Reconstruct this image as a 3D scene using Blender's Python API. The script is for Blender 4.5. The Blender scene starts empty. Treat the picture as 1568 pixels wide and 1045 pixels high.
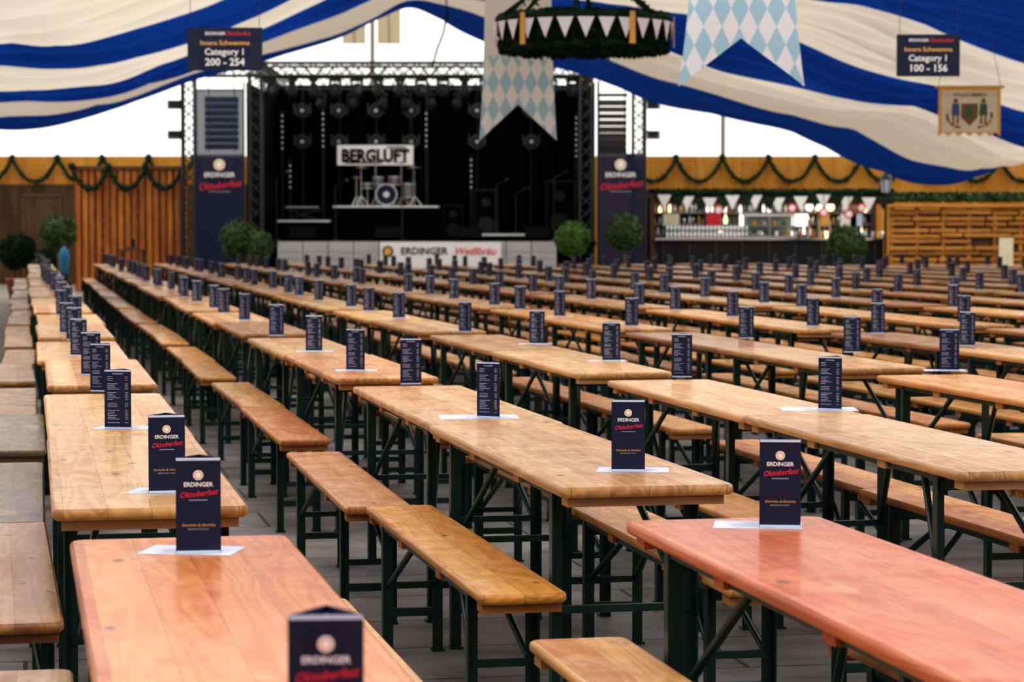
import bpy, math, random
import numpy as np
from mathutils import Vector, Matrix, Euler
random.seed(7); R=random.random
def U(a,b): return a+(b-a)*random.random()
S=bpy.context.scene
COL=S.collection
# ---------------------------------------------------------------- materials
def mat(name,col,rough=.6,metal=0,spec=.5,emit=None,es=1,coat=0,noise=0,nscale=8,bump=0):
    m=bpy.data.materials.new(name); m.use_nodes=True; nt=m.node_tree; b=nt.nodes['Principled BSDF']
    b.inputs['Base Color'].default_value=(*col,1); b.inputs['Roughness'].default_value=rough
    b.inputs['Metallic'].default_value=metal; b.inputs['Specular IOR Level'].default_value=spec
    b.inputs['Coat Weight'].default_value=coat
    if emit: b.inputs['Emission Color'].default_value=(*emit,1); b.inputs['Emission Strength'].default_value=es
    if noise or bump:
        tc=nt.nodes.new('ShaderNodeTexCoord'); n=nt.nodes.new('ShaderNodeTexNoise'); n.inputs['Scale'].default_value=nscale
        n.inputs['Detail'].default_value=5
        nt.links.new(tc.outputs['Object'],n.inputs['Vector'])
        if noise:
            cr=nt.nodes.new('ShaderNodeValToRGB'); cr.color_ramp.elements[0].position=.3; cr.color_ramp.elements[1].position=.7
            cr.color_ramp.elements[0].color=(*[c*(1-noise) for c in col],1); cr.color_ramp.elements[1].color=(*[min(1,c*(1+noise)) for c in col],1)
            nt.links.new(n.outputs['Fac'],cr.inputs['Fac']); nt.links.new(cr.outputs['Color'],b.inputs['Base Color'])
        if bump:
            bp=nt.nodes.new('ShaderNodeBump'); bp.inputs['Strength'].default_value=bump; bp.inputs['Distance'].default_value=.01
            nt.links.new(n.outputs['Fac'],bp.inputs['Height']); nt.links.new(bp.outputs['Normal'],b.inputs['Normal'])
    return m
def fabric(name,col,trans=.5,clear=0,uvcheck=None,sheen=False):
    m=bpy.data.materials.new(name); m.use_nodes=True; nt=m.node_tree; nt.nodes.clear()
    o=nt.nodes.new('ShaderNodeOutputMaterial'); d=nt.nodes.new('ShaderNodeBsdfDiffuse'); t=nt.nodes.new('ShaderNodeBsdfTranslucent'); mx=nt.nodes.new('ShaderNodeMixShader')
    mx.inputs[0].default_value=trans
    d.inputs[0].default_value=(*col,1); t.inputs[0].default_value=(*col,1)
    nt.links.new(d.outputs[0],mx.inputs[1]); nt.links.new(t.outputs[0],mx.inputs[2])
    last=mx
    if uvcheck:
        uv=nt.nodes.new('ShaderNodeTexCoord'); ck=nt.nodes.new('ShaderNodeTexChecker'); ck.inputs['Scale'].default_value=1
        ck.inputs['Color1'].default_value=(*uvcheck[0],1); ck.inputs['Color2'].default_value=(*uvcheck[1],1)
        nt.links.new(uv.outputs['UV'],ck.inputs['Vector'])
        nt.links.new(ck.outputs['Color'],d.inputs[0]); nt.links.new(ck.outputs['Color'],t.inputs[0])
    if sheen:
        g=nt.nodes.new('ShaderNodeBsdfGlossy'); g.inputs['Roughness'].default_value=.38; g.inputs[0].default_value=(*[min(1,c*1.2+.08) for c in col],1)
        m3=nt.nodes.new('ShaderNodeMixShader'); m3.inputs[0].default_value=.16
        nt.links.new(last.outputs[0],m3.inputs[1]); nt.links.new(g.outputs[0],m3.inputs[2]); last=m3
    if clear:
        tr=nt.nodes.new('ShaderNodeBsdfTransparent'); m2=nt.nodes.new('ShaderNodeMixShader'); m2.inputs[0].default_value=clear
        nt.links.new(last.outputs[0],m2.inputs[1]); nt.links.new(tr.outputs[0],m2.inputs[2]); last=m2
    nt.links.new(last.outputs[0],o.inputs[0]); return m
def wood(name,c1,c2,axis=1,rough=.3,coat=.25,planks=9.0,usecol=True,knots=True,gap=.0,gs=1.0):
    """procedural timber; grain along local axis"""
    m=bpy.data.materials.new(name); m.use_nodes=True; nt=m.node_tree; b=nt.nodes['Principled BSDF']; N=nt.nodes.new; L=nt.links.new
    tc=N('ShaderNodeTexCoord'); oi=N('ShaderNodeObjectInfo')
    mul=N('ShaderNodeMath'); mul.operation='MULTIPLY'; mul.inputs[1].default_value=37.0; L(oi.outputs['Random'],mul.inputs[0])
    comb=N('ShaderNodeCombineXYZ'); 
    for i in range(3): L(mul.outputs[0],comb.inputs[i])
    add=N('ShaderNodeVectorMath'); add.operation='ADD'; L(tc.outputs['Object'],add.inputs[0]); L(comb.outputs[0],add.inputs[1])
    sep=N('ShaderNodeSeparateXYZ'); L(tc.outputs['Object'],sep.inputs[0])
    across=2 if axis==0 else 0
    pm=N('ShaderNodeMath'); pm.operation='MULTIPLY'; pm.inputs[1].default_value=planks; L(sep.outputs[across],pm.inputs[0])
    fl=N('ShaderNodeMath'); fl.operation='FLOOR'; L(pm.outputs[0],fl.inputs[0])
    ad=N('ShaderNodeMath'); ad.operation='ADD'; L(fl.outputs[0],ad.inputs[0]); L(mul.outputs[0],ad.inputs[1])
    wn=N('ShaderNodeTexWhiteNoise'); wn.noise_dimensions='1D'; L(ad.outputs[0],wn.inputs['W'])
    sh=N('ShaderNodeVectorMath'); sh.operation='ADD'; L(add.outputs[0],sh.inputs[0]); L(wn.outputs['Color'],sh.inputs[1])
    mp=N('ShaderNodeMapping'); sc=[9*gs,9*gs,9*gs]; sc[axis]=.8*gs; mp.inputs['Scale'].default_value=sc; L(sh.outputs[0],mp.inputs[0])
    n1=N('ShaderNodeTexNoise'); n1.inputs['Scale'].default_value=1; n1.inputs['Detail'].default_value=1.5; n1.inputs['Distortion'].default_value=.3; L(mp.outputs[0],n1.inputs['Vector'])
    rm=N('ShaderNodeMath'); rm.operation='MULTIPLY'; rm.inputs[1].default_value=62; L(n1.outputs['Fac'],rm.inputs[0])
    rs=N('ShaderNodeMath'); rs.operation='SINE'; L(rm.outputs[0],rs.inputs[0])
    rr=N('ShaderNodeMapRange'); rr.inputs[1].default_value=-1; rr.inputs[2].default_value=1; L(rs.outputs[0],rr.inputs[0])
    mp2=N('ShaderNodeMapping'); s2=[3,3,3]; s2[axis]=.6; mp2.inputs['Scale'].default_value=s2; L(add.outputs[0],mp2.inputs[0])
    n2=N('ShaderNodeTexNoise'); n2.inputs['Scale'].default_value=1.5; n2.inputs['Detail'].default_value=6; L(mp2.outputs[0],n2.inputs['Vector'])
    mix=N('ShaderNodeMix'); mix.data_type='RGBA'; mix.inputs['A'].default_value=(*c1,1); mix.inputs['B'].default_value=(*c2,1)
    f1=N('ShaderNodeMath'); f1.operation='MULTIPLY'; f1.inputs[1].default_value=.42; L(rr.outputs[0],f1.inputs[0])
    f2=N('ShaderNodeMath'); f2.operation='MULTIPLY_ADD'; f2.inputs[1].default_value=.7; L(wn.outputs['Value'],f2.inputs[0]); L(f1.outputs[0],f2.inputs[2])
    f3=N('ShaderNodeMath'); f3.operation='MULTIPLY_ADD'; f3.inputs[1].default_value=1.6; f3.inputs[2].default_value=-.88; L(n2.outputs['Fac'],f3.inputs[0])
    f4=N('ShaderNodeMath'); f4.operation='ADD'; f4.use_clamp=True; L(f2.outputs[0],f4.inputs[0]); L(f3.outputs[0],f4.inputs[1])
    L(f4.outputs[0],mix.inputs['Factor']); out=mix.outputs['Result']
    if knots:
        mp3=N('ShaderNodeMapping'); s3=[6.5,6.5,6.5]; s3[axis]=3.2; mp3.inputs['Scale'].default_value=s3; L(add.outputs[0],mp3.inputs[0])
        vo=N('ShaderNodeTexVoronoi'); vo.inputs['Scale'].default_value=1; L(mp3.outputs[0],vo.inputs['Vector'])
        kr=N('ShaderNodeMapRange'); kr.inputs[1].default_value=.04; kr.inputs[2].default_value=.11; kr.inputs[3].default_value=.85; kr.inputs[4].default_value=0; L(vo.outputs['Distance'],kr.inputs[0])
        mk=N('ShaderNodeMix'); mk.data_type='RGBA'; mk.inputs['B'].default_value=(.15,.04,.01,1); L(kr.outputs[0],mk.inputs['Factor']); L(out,mk.inputs['A']); out=mk.outputs['Result']
    fr=N('ShaderNodeMath'); fr.operation='FRACT'; L(pm.outputs[0],fr.inputs[0])
    lt=N('ShaderNodeMath'); lt.operation='LESS_THAN'; lt.inputs[1].default_value=gap if gap else .02; L(fr.outputs[0],lt.inputs[0])
    lm=N('ShaderNodeMath'); lm.operation='MULTIPLY'; lm.inputs[1].default_value=.45 if not gap else .85; L(lt.outputs[0],lm.inputs[0])
    mg=N('ShaderNodeMix'); mg.data_type='RGBA'; mg.inputs['B'].default_value=(.05,.02,.008,1); L(lm.outputs[0],mg.inputs['Factor']); L(out,mg.inputs['A']); out=mg.outputs['Result']
    if usecol:
        mc=N('ShaderNodeMix'); mc.data_type='RGBA'; mc.blend_type='MULTIPLY'; mc.inputs['Factor'].default_value=1; L(out,mc.inputs['A']); L(oi.outputs['Color'],mc.inputs['B']); out=mc.outputs['Result']
    if knots:
        n4=N('ShaderNodeTexNoise'); n4.inputs['Scale'].default_value=8; n4.inputs['Detail'].default_value=8; n4.inputs['Roughness'].default_value=.72; L(add.outputs[0],n4.inputs['Vector'])
        sr=N('ShaderNodeMapRange'); sr.inputs[1].default_value=.585; sr.inputs[2].default_value=.68; sr.inputs[4].default_value=.6; L(n4.outputs['Fac'],sr.inputs[0])
        ms=N('ShaderNodeMix'); ms.data_type='RGBA'; ms.inputs['B'].default_value=(.20,.08,.025,1); L(sr.outputs[0],ms.inputs['Factor']); L(out,ms.inputs['A']); out=ms.outputs['Result']
        mp5=N('ShaderNodeMapping'); s5=[5,5,5]; s5[axis]=2.4; mp5.inputs['Scale'].default_value=s5; L(add.outputs[0],mp5.inputs[0])
        n5=N('ShaderNodeTexNoise'); n5.inputs['Scale'].default_value=1; n5.inputs['Detail'].default_value=9; n5.inputs['Roughness'].default_value=.6; L(mp5.outputs[0],n5.inputs['Vector'])
        s6=N('ShaderNodeMapRange'); s6.inputs[1].default_value=.61; s6.inputs[2].default_value=.65; s6.inputs[4].default_value=.55; L(n5.outputs['Fac'],s6.inputs[0])
        lw=N('ShaderNodeMix'); lw.data_type='RGBA'; lw.inputs['Factor'].default_value=.6; lw.inputs['B'].default_value=(.90,.50,.20,1); L(out,lw.inputs['A'])
        m6=N('ShaderNodeMix'); m6.data_type='RGBA'; L(s6.outputs[0],m6.inputs['Factor']); L(out,m6.inputs['A']); L(lw.outputs['Result'],m6.inputs['B']); out=m6.outputs['Result']
    L(out,b.inputs['Base Color']); b.inputs['Coat Weight'].default_value=coat; b.inputs['Coat Roughness'].default_value=.14
    rg=N('ShaderNodeMapRange'); rg.inputs[1].default_value=.3; rg.inputs[2].default_value=.7; rg.inputs[3].default_value=rough; rg.inputs[4].default_value=rough+.3; L(n2.outputs['Fac'],rg.inputs[0]); L(rg.outputs[0],b.inputs['Roughness'])
    if knots:
        cg=N('ShaderNodeMapRange'); cg.inputs[1].default_value=.35; cg.inputs[2].default_value=.65; cg.inputs[3].default_value=.05; cg.inputs[4].default_value=.36; L(n4.outputs['Fac'],cg.inputs[0]); L(cg.outputs[0],b.inputs['Coat Roughness'])
    bp=N('ShaderNodeBump'); bp.inputs['Strength'].default_value=.10; bp.inputs['Distance'].default_value=.003; L(rr.outputs[0],bp.inputs['Height']); L(bp.outputs['Normal'],b.inputs['Normal'])
    return m
M_top=wood('varnished_pine',(.98,.59,.22),(.66,.26,.05),coat=.6,rough=.3)
M_edge=wood('worn_edge_pine',(.66,.35,.10),(.32,.13,.03),coat=.2,rough=.4,knots=False)
M_under=wood('raw_pine',(.45,.23,.07),(.28,.12,.04),axis=0,rough=.6,coat=0,knots=False)
M_steel=mat('green_steel',(.005,.030,.019),.38,.0,.4)
M_navy=mat('navy_card',(.010,.015,.046),.5,noise=.15,spec=.25)
M_white=mat('white_print',(.85,.85,.85),.6)
M_grey=mat('grey_print',(.42,.44,.5),.6)
M_lgrey=mat('light_grey_print',(.55,.56,.6),.6)
M_red=mat('red_print',(.75,.02,.05),.5)
M_gold=mat('gold_print',(.75,.42,.08),.5)
M_pale=mat('pale_blue_print',(.55,.66,.78),.6)
M_paper=mat('paper',(.80,.80,.80),.6,noise=.05,nscale=40)
M_black=mat('black_cloth',(.003,.003,.004),.9,spec=.05)
M_blk2=mat('black_plastic',(.009,.009,.011),.5,spec=.3)
M_alu=mat('aluminium',(.30,.30,.31),.4,.8)
M_post=mat('tent_post',(.26,.23,.20),.6)
M_dalu=mat('dark_truss',(.05,.05,.055),.5,.5)
M_leaf=mat('leaf_green',(.040,.085,.018),.6,noise=.6,nscale=6)
M_leafb=mat('bright_leaf',(.07,.17,.02),.6,noise=.5,nscale=6)
M_fir=mat('fir_green',(.010,.030,.013),.8,noise=.5,nscale=9,spec=.2)
M_terra=mat('terracotta',(.42,.13,.06),.7,noise=.2)
M_glow=mat('glow_white',(.9,.9,.9),.4,emit=(1,.97,.9),es=1.2)  # glow put into bar clutter: bottles, glasses, tap heads and signs, not lamps
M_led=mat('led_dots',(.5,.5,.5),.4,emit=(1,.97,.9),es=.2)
M_warm=mat('glow_warm',(.9,.6,.3),.4,emit=(1,.7,.35),es=2.5)  # warm glow given to some bottles, glasses and tap heads, no lamp there
M_cream=mat('cream_board',(.75,.68,.52),.7,noise=.08)
M_glass=mat('bottle_glass',(.10,.16,.08),.1,spec=.8)
M_chrome=mat('chrome',(.75,.75,.77),.15,1)
M_brown=mat('brown_rope',(.20,.12,.06),.8)
M_bwood=mat('dark_brown_wood',(.10,.045,.016),.7,noise=.3)
# ---------------------------------------------------------------- mesh builder
class MB:
    def __init__(s): s.v=[];s.f=[];s.mi=[];s.sm=[];s.mats=[];s.uv={}
    def m(s,mt):
        if mt not in s.mats: s.mats.append(mt)
        return s.mats.index(mt)
    def add(s,vs,fs,mt,M=None,smooth=False):
        o=len(s.v); i=s.m(mt)
        for v in vs:
            v=Vector(v); s.v.append(tuple(M@v) if M else tuple(v))
        for f in fs: s.f.append([o+k for k in f]); s.mi.append(i); s.sm.append(smooth)
    def box(s,c,d,mt,M=None):
        x,y,z=c; a,b,e=d[0]/2,d[1]/2,d[2]/2
        vs=[(x+i*a,y+j*b,z+k*e) for i in(-1,1) for j in(-1,1) for k in(-1,1)]
        s.add(vs,[(0,1,3,2),(4,6,7,5),(0,4,5,1),(2,3,7,6),(0,2,6,4),(1,5,7,3)],mt,M)
    def cyl(s,p0,p1,r0,mt,r1=None,n=8,M=None,caps=True,smooth=True):
        p0=Vector(p0);p1=Vector(p1); r1=r0 if r1 is None else r1
        q=(p1-p0).to_track_quat('Z','Y').to_matrix()
        vs=[]
        for p,r in((p0,r0),(p1,r1)):
            for i in range(n):
                a=2*math.pi*i/n; vs.append(p+q@Vector((r*math.cos(a),r*math.sin(a),0)))
        s.add(vs,[(i,(i+1)%n,n+(i+1)%n,n+i) for i in range(n)],mt,M,smooth)
        if caps: s.add(vs,[tuple(range(n-1,-1,-1)),tuple(range(n,2*n))],mt,M)
    def lathe(s,prof,mt,c=(0,0,0),n=20,M=None,smooth=True):
        vs=[(c[0]+r*math.cos(2*math.pi*i/n),c[1]+r*math.sin(2*math.pi*i/n),c[2]+z) for r,z in prof for i in range(n)]
        fs=[(k*n+i,k*n+(i+1)%n,(k+1)*n+(i+1)%n,(k+1)*n+i) for k in range(len(prof)-1) for i in range(n)]
        s.add(vs,fs,mt,M,smooth)
    def ball(s,c,r,mt,n=14,sz=1,jit=0):
        k=n//2; vs=[];fs=[]
        for a in range(k+1):
            for b in range(n):
                th=math.pi*a/k; ph=2*math.pi*b/n; rr=r*(1+U(-jit,jit))
                vs.append((c[0]+rr*math.sin(th)*math.cos(ph),c[1]+rr*math.sin(th)*math.sin(ph),c[2]+rr*math.cos(th)*sz))
        for a in range(k):
            for b in range(n): fs.append((a*n+b,(a+1)*n+b,(a+1)*n+(b+1)%n,a*n+(b+1)%n))
        s.add(vs,fs,mt,smooth=True)
    def leaf(s,p,size,mt,d=None):
        q=Euler((U(0,6.3),U(0,6.3),U(0,6.3))).to_matrix(); p=Vector(p)
        s.add([p+q@Vector(t)*size for t in((-.5,0,0),(0,-.28,.08),(.55,0,0),(0,.28,.08))],[(0,1,2,3)],mt)
    def tube(s,pts,r,mt,n=6,jit=0):
        vs=[];fs=[];P=[Vector(p) for p in pts]
        for i,p in enumerate(P):
            t=(P[min(i+1,len(P)-1)]-P[max(i-1,0)]); q=t.to_track_quat('Z','Y').to_matrix()
            for k in range(n):
                a=2*math.pi*k/n; rr=r*(1+U(-jit,jit)); vs.append(p+q@Vector((rr*math.cos(a),rr*math.sin(a),0)))
        for i in range(len(P)-1):
            for k in range(n): fs.append((i*n+k,i*n+(k+1)%n,(i+1)*n+(k+1)%n,(i+1)*n+k))
        s.add(vs,fs,mt,smooth=True)
    def obj(s,name,loc=(0,0,0),rz=0,parent=None,me_only=False):
        me=bpy.data.meshes.new(name); me.from_pydata(s.v,[],s.f)
        for k in s.mats: me.materials.append(k)
        me.polygons.foreach_set('material_index',s.mi); me.polygons.foreach_set('use_smooth',s.sm); me.update()
        if me_only: return me
        return put(name,me,loc,rz,parent)
def put(name,me,loc=(0,0,0),rz=0,parent=None,col=None):
    o=bpy.data.objects.new(name,me); COL.objects.link(o); o.location=loc; o.rotation_euler=(0,0,rz)
    if parent: o.parent=parent
    if col: o.color=(*col,1)
    return o
def empty(name,loc=(0,0,0)):
    o=bpy.data.objects.new(name,None); COL.objects.link(o); o.location=loc; return o
_tc={}
def tgeo(txt,size,bold=0,shear=0,sx=1):
    k=(txt,size,bold,shear,sx)
    if k in _tc: return _tc[k]
    cu=bpy.data.curves.new('t','FONT'); cu.body=txt; cu.size=size; cu.align_x='CENTER'; cu.align_y='CENTER'; cu.resolution_u=2; cu.offset=bold*size; cu.shear=shear
    o=bpy.data.objects.new('t',cu); COL.objects.link(o); bpy.context.view_layer.update()
    e=o.evaluated_get(bpy.context.evaluated_depsgraph_get()); me=e.to_mesh()
    g=([(v.co.x*sx,v.co.y,0) for v in me.vertices],[tuple(p.vertices) for p in me.polygons])
    e.to_mesh_clear(); bpy.data.objects.remove(o); bpy.data.curves.remove(cu)
    _tc[k]=g; return g
def text(mb,txt,size,mt,M,**k):
    v,f=tgeo(txt,size,**k); mb.add(v,f,mt,M)
RX=Matrix.Rotation(math.pi/2,4,'X')
def face(x,y,z): return Matrix.Translation((x,y,z))@RX      # sheet facing -Y
def disc(mb,r,mt,M,n=20): mb.add([(r*math.cos(2*math.pi*i/n),r*math.sin(2*math.pi*i/n),0) for i in range(n)],[tuple(range(n))],mt,M)
def rect(mb,x,y,w,h,mt,M): mb.add([(x-w/2,y-h/2,0),(x+w/2,y-h/2,0),(x+w/2,y+h/2,0),(x-w/2,y+h/2,0)],[(0,1,2,3)],mt,M)
T=Matrix.Translation
# ---------------------------------------------------------------- camera & light
H=1.48
cam=bpy.data.cameras.new('camera'); co=bpy.data.objects.new('camera',cam); COL.objects.link(co); S.camera=co
cam.sensor_width=36; cam.lens=85; cam.clip_end=300
co.location=(0,0,H); co.rotation_euler=(math.radians(90-2.636),0,0)
cam.dof.use_dof=True; cam.dof.focus_distance=7.6; cam.dof.aperture_fstop=6.5
w=bpy.data.worlds.new('overcast_sky'); S.world=w; w.use_nodes=True
w.node_tree.nodes['Background'].inputs[0].default_value=(1,.975,.92,1); w.node_tree.nodes['Background'].inputs[1].default_value=1.55
sl=bpy.data.lights.new('hazy_sun','SUN'); sl.energy=6.0; sl.angle=math.radians(6); sl.color=(1,.95,.86)
so=bpy.data.objects.new('hazy_sun',sl); COL.objects.link(so); so.rotation_euler=Vector((-.40,-.80,1.0)).to_track_quat('Z','Y').to_euler(); so.location=(-10,-20,30)
try:
    S.view_settings.view_transform='Standard'; S.view_settings.look='Medium High Contrast'
except Exception as e: print(e)
# ---------------------------------------------------------------- shell
def floor_mat():
    m=mat('floor_boards',(.16,.145,.125),.6); nt=m.node_tree; b=nt.nodes['Principled BSDF']; N=nt.nodes.new; L=nt.links.new
    tc=N('ShaderNodeTexCoord'); mp=N('ShaderNodeMapping'); mp.inputs['Rotation'].default_value=(0,0,-.2); L(tc.outputs['Object'],mp.inputs[0])
    br=N('ShaderNodeTexBrick'); br.inputs['Scale'].default_value=1; br.inputs['Brick Width'].default_value=2.4; br.inputs['Row Height'].default_value=.6
    br.inputs['Mortar Size'].default_value=.008; br.inputs['Color1'].default_value=(.25,.225,.19,1); br.inputs['Color2'].default_value=(.19,.17,.14,1); br.inputs['Mortar'].default_value=(.04,.035,.03,1); L(mp.outputs[0],br.inputs['Vector'])
    n=N('ShaderNodeTexNoise'); n.inputs['Scale'].default_value=3; n.inputs['Detail'].default_value=8; L(tc.outputs['Object'],n.inputs['Vector'])
    mr=N('ShaderNodeMapRange'); mr.inputs[1].default_value=.3; mr.inputs[2].default_value=.7; mr.inputs[3].default_value=.5; mr.inputs[4].default_value=1.4; L(n.outputs['Fac'],mr.inputs[0])
    mx=N('ShaderNodeMix'); mx.data_type='RGBA'; mx.blend_type='MULTIPLY'; mx.inputs['Factor'].default_value=1; L(br.outputs['Color'],mx.inputs['A']); L(mr.outputs[0],mx.inputs['B']); L(mx.outputs['Result'],b.inputs['Base Color'])
    return m
mb=MB(); mb.box((.5,29.6,-.05),(33.4,73.4,.1),floor_mat()); mb.obj('floor')
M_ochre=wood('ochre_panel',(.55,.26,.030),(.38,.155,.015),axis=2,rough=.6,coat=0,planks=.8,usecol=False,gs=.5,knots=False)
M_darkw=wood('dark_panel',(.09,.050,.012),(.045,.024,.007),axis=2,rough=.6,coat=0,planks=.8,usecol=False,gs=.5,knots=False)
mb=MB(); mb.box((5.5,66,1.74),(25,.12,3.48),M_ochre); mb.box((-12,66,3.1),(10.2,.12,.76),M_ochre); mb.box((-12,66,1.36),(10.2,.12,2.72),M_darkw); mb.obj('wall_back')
for nm,c,d in(('wall_left',(-16.2,29.6,1.7),(.12,73,3.4)),('wall_right',(17.2,29.6,1.7),(.12,73,3.4)),('wall_front',(.5,-7,1.7),(33,.12,3.4))):
    mb=MB(); mb.box(c,d,M_ochre); mb.obj(nm)
M_gable=fabric('gable_fabric',(.97,.97,.97),.85)
mb=MB(); mb.add([(-18,66.3,3.2),(19,66.3,3.2),(19,66.3,4.5),(-2,66.3,9.5),(-18,66.3,4.5)],[(0,1,2,3,4)],M_gable); mb.obj('wall_gable')
# unseen tent roof above the stage end, added to block the sun
M_sunblock=fabric('sun_blocking_skin',(.88,.88,.86),.5)
mb=MB(); mb.add([(-18,40,7.0),(-2,40,11),(19,40,7.0),(-18,67,7.0),(-2,67,11),(19,67,7.0)],[(0,1,4,3),(1,2,5,4)],M_sunblock); mb.obj('sun_blocking_roof')
mb=MB()
for x,z1 in((-3.8,9),(5.75,8)): mb.box((x,66.1,(z1+3.4)/2),(.12,.1,z1-3.4),M_post)
mb.obj('trim_1')
M_pane=mat('window_cream',(.50,.42,.28),.6)
mb=MB()
for x in(-4.3,-3.35): mb.box((x,66.15,7.2),(.62,.05,1.3),M_pane); mb.box((x,66.12,7.2),(.03,.05,1.3),M_post)
mb.obj('window_1')
# ---------------------------------------------------------------- draped ceiling
C_w=fabric('white_drape',(.84,.815,.745),.24); C_b=fabric('blue_drape',(.006,.060,.36),.25,sheen=True)
C_w2=fabric('white_drape_thin',(.93,.91,.86),.80); C_b2=fabric('blue_drape_thin',(.01,.10,.5),.6)  # out-of-view bays, fabric made thinner to let more light onto the tables
B=[(50,[(-13.5,3.7),(-10.59,3.76),(-9.24,3.80),(-7.89,4.21),(-6.54,4.75),(-5.19,5.13),(-3.57,5.59),(-2.49,6.13),(-2.1,6.35),(-1.81,6.13),(-1.13,5.63),(.22,5.09),(1.57,4.72),(2.78,4.21),(4.13,3.94),(5.42,3.72),(6.83,2.99),(8.18,2.62),(9.4,2.64),(10.59,3.06),(13.5,3.6)]),
(48,[(-13.5,3.8),(-10.17,3.81),(-8.87,3.90),(-7.57,4.23),(-6.28,4.75),(-4.85,5.11),(-3.42,5.55),(-2.39,6.04),(-2.05,6.3),(-1.22,6.04),(-.18,5.59),(1.5,5.07),(2.8,4.51),(3.97,4.23),(5.2,3.9),(6.56,3.6),(7.86,2.85),(9.02,2.65),(10.17,3.26),(13.5,3.7)]),
(44,[(-13.5,3.9),(-9.32,3.96),(-8.13,3.98),(-6.94,4.18),(-5.87,4.53),(-4.56,4.95),(-3.14,5.43),(-2.66,5.66),(-1.9,6.1),(.19,5.66),(1.38,5.31),(2.57,4.89),(3.76,4.38),(4.94,4.12),(6.01,3.88),(7.32,3.86),(8.27,3.46),(9.32,2.95),(13.5,3.5)]),
(41,[(-13.5,3.9),(-8.68,3.99),(-7.58,3.96),(-6.47,4.16),(-5.47,4.55),(-4.25,4.99),(-3.48,5.38),(-1.9,6.0),(1.62,5.38),(2.95,5.21),(4.05,5.0),(4.94,4.62),(5.6,4.30),(6.49,4.05),(7.15,3.94),(7.93,3.72),(8.68,3.44),(13.5,3.6)]),
(37,[(-13.5,4.0),(-7.84,4.08),(-6.64,4.05),(-5.64,4.25),(-4.64,4.55),(-3.84,4.85),(-3.54,5.0),(-1.8,5.9),(3.76,5.15),(4.46,5.05),(5.16,4.98),(5.86,4.8),(6.66,4.45),(7.84,3.98),(13.5,3.8)]),
(33,[(-13.5,4.1),(-6.99,4.08),(-5.92,4.04),(-5.03,4.22),(-4.05,4.53),(-3.87,4.62),(-1.8,5.7),(1.9,5.4),(5.31,5.0),(6.99,4.89),(13.5,4.2)])]
gen=[(-13.5,4.1),(-6,4.6),(-1.8,5.6),(3,5.3),(6,4.95),(13.5,4.2)]
B.append((27,[(-13.5,4.1),(-5.7,4.2),(-1.8,5.6),(3,5.3),(6,4.95),(13.5,4.2)]))
for y in(23,18,14,9,5,0,-5): B.append((y,gen))
xs=np.linspace(-13,13,221)
def prof(pts):
    p=np.array(pts); h=np.interp(xs,p[:,0],p[:,1]); k=np.array([1,2,3,4,3,2,1])/16; hp=np.pad(h,3,mode='edge'); return np.convolve(hp,k,'valid')
P=[prof(b[1]) for b in B]; nv=60
def ceil_h(x,y):
    for i in range(len(B)-1):
        if B[i][0]>=y>=B[i+1][0]:
            v=(B[i][0]-y)/(B[i][0]-B[i+1][0]); return float(np.interp(x,xs,P[i])*(1-v)+np.interp(x,xs,P[i+1])*v)-.13*math.sin(math.pi*v)
    return 5
ceil=empty('ceiling')
for i in range(len(B)-1):
    mb=MB(); vs=[];fs=[]; ph=U(0,6); rnd=[U(.5,1) for _ in range(9)]
    wid=abs(B[i][0]-B[i+1][0]); nf=2.6 if wid<3 else 4.4
    for a in range(nv+1):
        v=a/nv; y=B[i][0]*(1-v)+B[i+1][0]*v
        for j,x in enumerate(xs):
            h=P[i][j]*(1-v)+P[i+1][j]*v
            env=math.sin(math.pi*v)**.5
            q=nf*v+.30*math.sin(x*.6+ph)+.12*math.sin(x*1.3+2*ph)
            w1=1-abs(math.sin(math.pi*q))
            am=.75+.35*math.sin(x*.8+ph*3+6*v)
            h+= -.15*math.sin(math.pi*v)+env*(.26*am*(w1-.36)+.07*math.sin(2*math.pi*(1.9*nf*v+.35*math.sin(x*.9+ph*2)))*math.sin(x*.7+ph))
            vs.append((x,y,h))
    n=len(xs)
    for a in range(nv):
        for j in range(n-1): fs.append((a*n+j,a*n+j+1,(a+1)*n+j+1,(a+1)*n+j))
    near=B[i][0]<=23
    mb.add(vs,fs,(C_b2 if near else C_b) if i%2==0 else (C_w2 if near else C_w),smooth=True); mb.obj('blue_drape' if i%2==0 else 'white_drape',parent=ceil)
# ---------------------------------------------------------------- beer tables & benches
def slab(mb,w,l,z0,z1,r,ch,mt):
    def ring(w,l,r,z):
        o=[]
        for cx,cy,a0 in((w/2-r,l/2-r,0),(-w/2+r,l/2-r,90),(-w/2+r,-l/2+r,180),(w/2-r,-l/2+r,270)):
            for k in range(5):
                a=math.radians(a0+k*22.5); o.append((cx+r*math.cos(a),cy+r*math.sin(a),z))
        return o
    c=ch; rs=[ring(w-2*c,l-2*c,r-c,z0),ring(w,l,r,z0+c),ring(w,l,r,z1-c),ring(w-.8*c,l-.8*c,r-.4*c,z1-.3*c),ring(w-2*c,l-2*c,r-c,z1)]
    n=20; vs=[v for q in rs for v in q]
    mb.add(vs,[(k*n+i,k*n+(i+1)%n,(k+1)*n+(i+1)%n,(k+1)*n+i) for k in range(4) for i in range(n)],M_edge,smooth=True)
    mb.add(vs,[tuple(range(n-1,-1,-1)),tuple(range(4*n,5*n))],mt)
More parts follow.
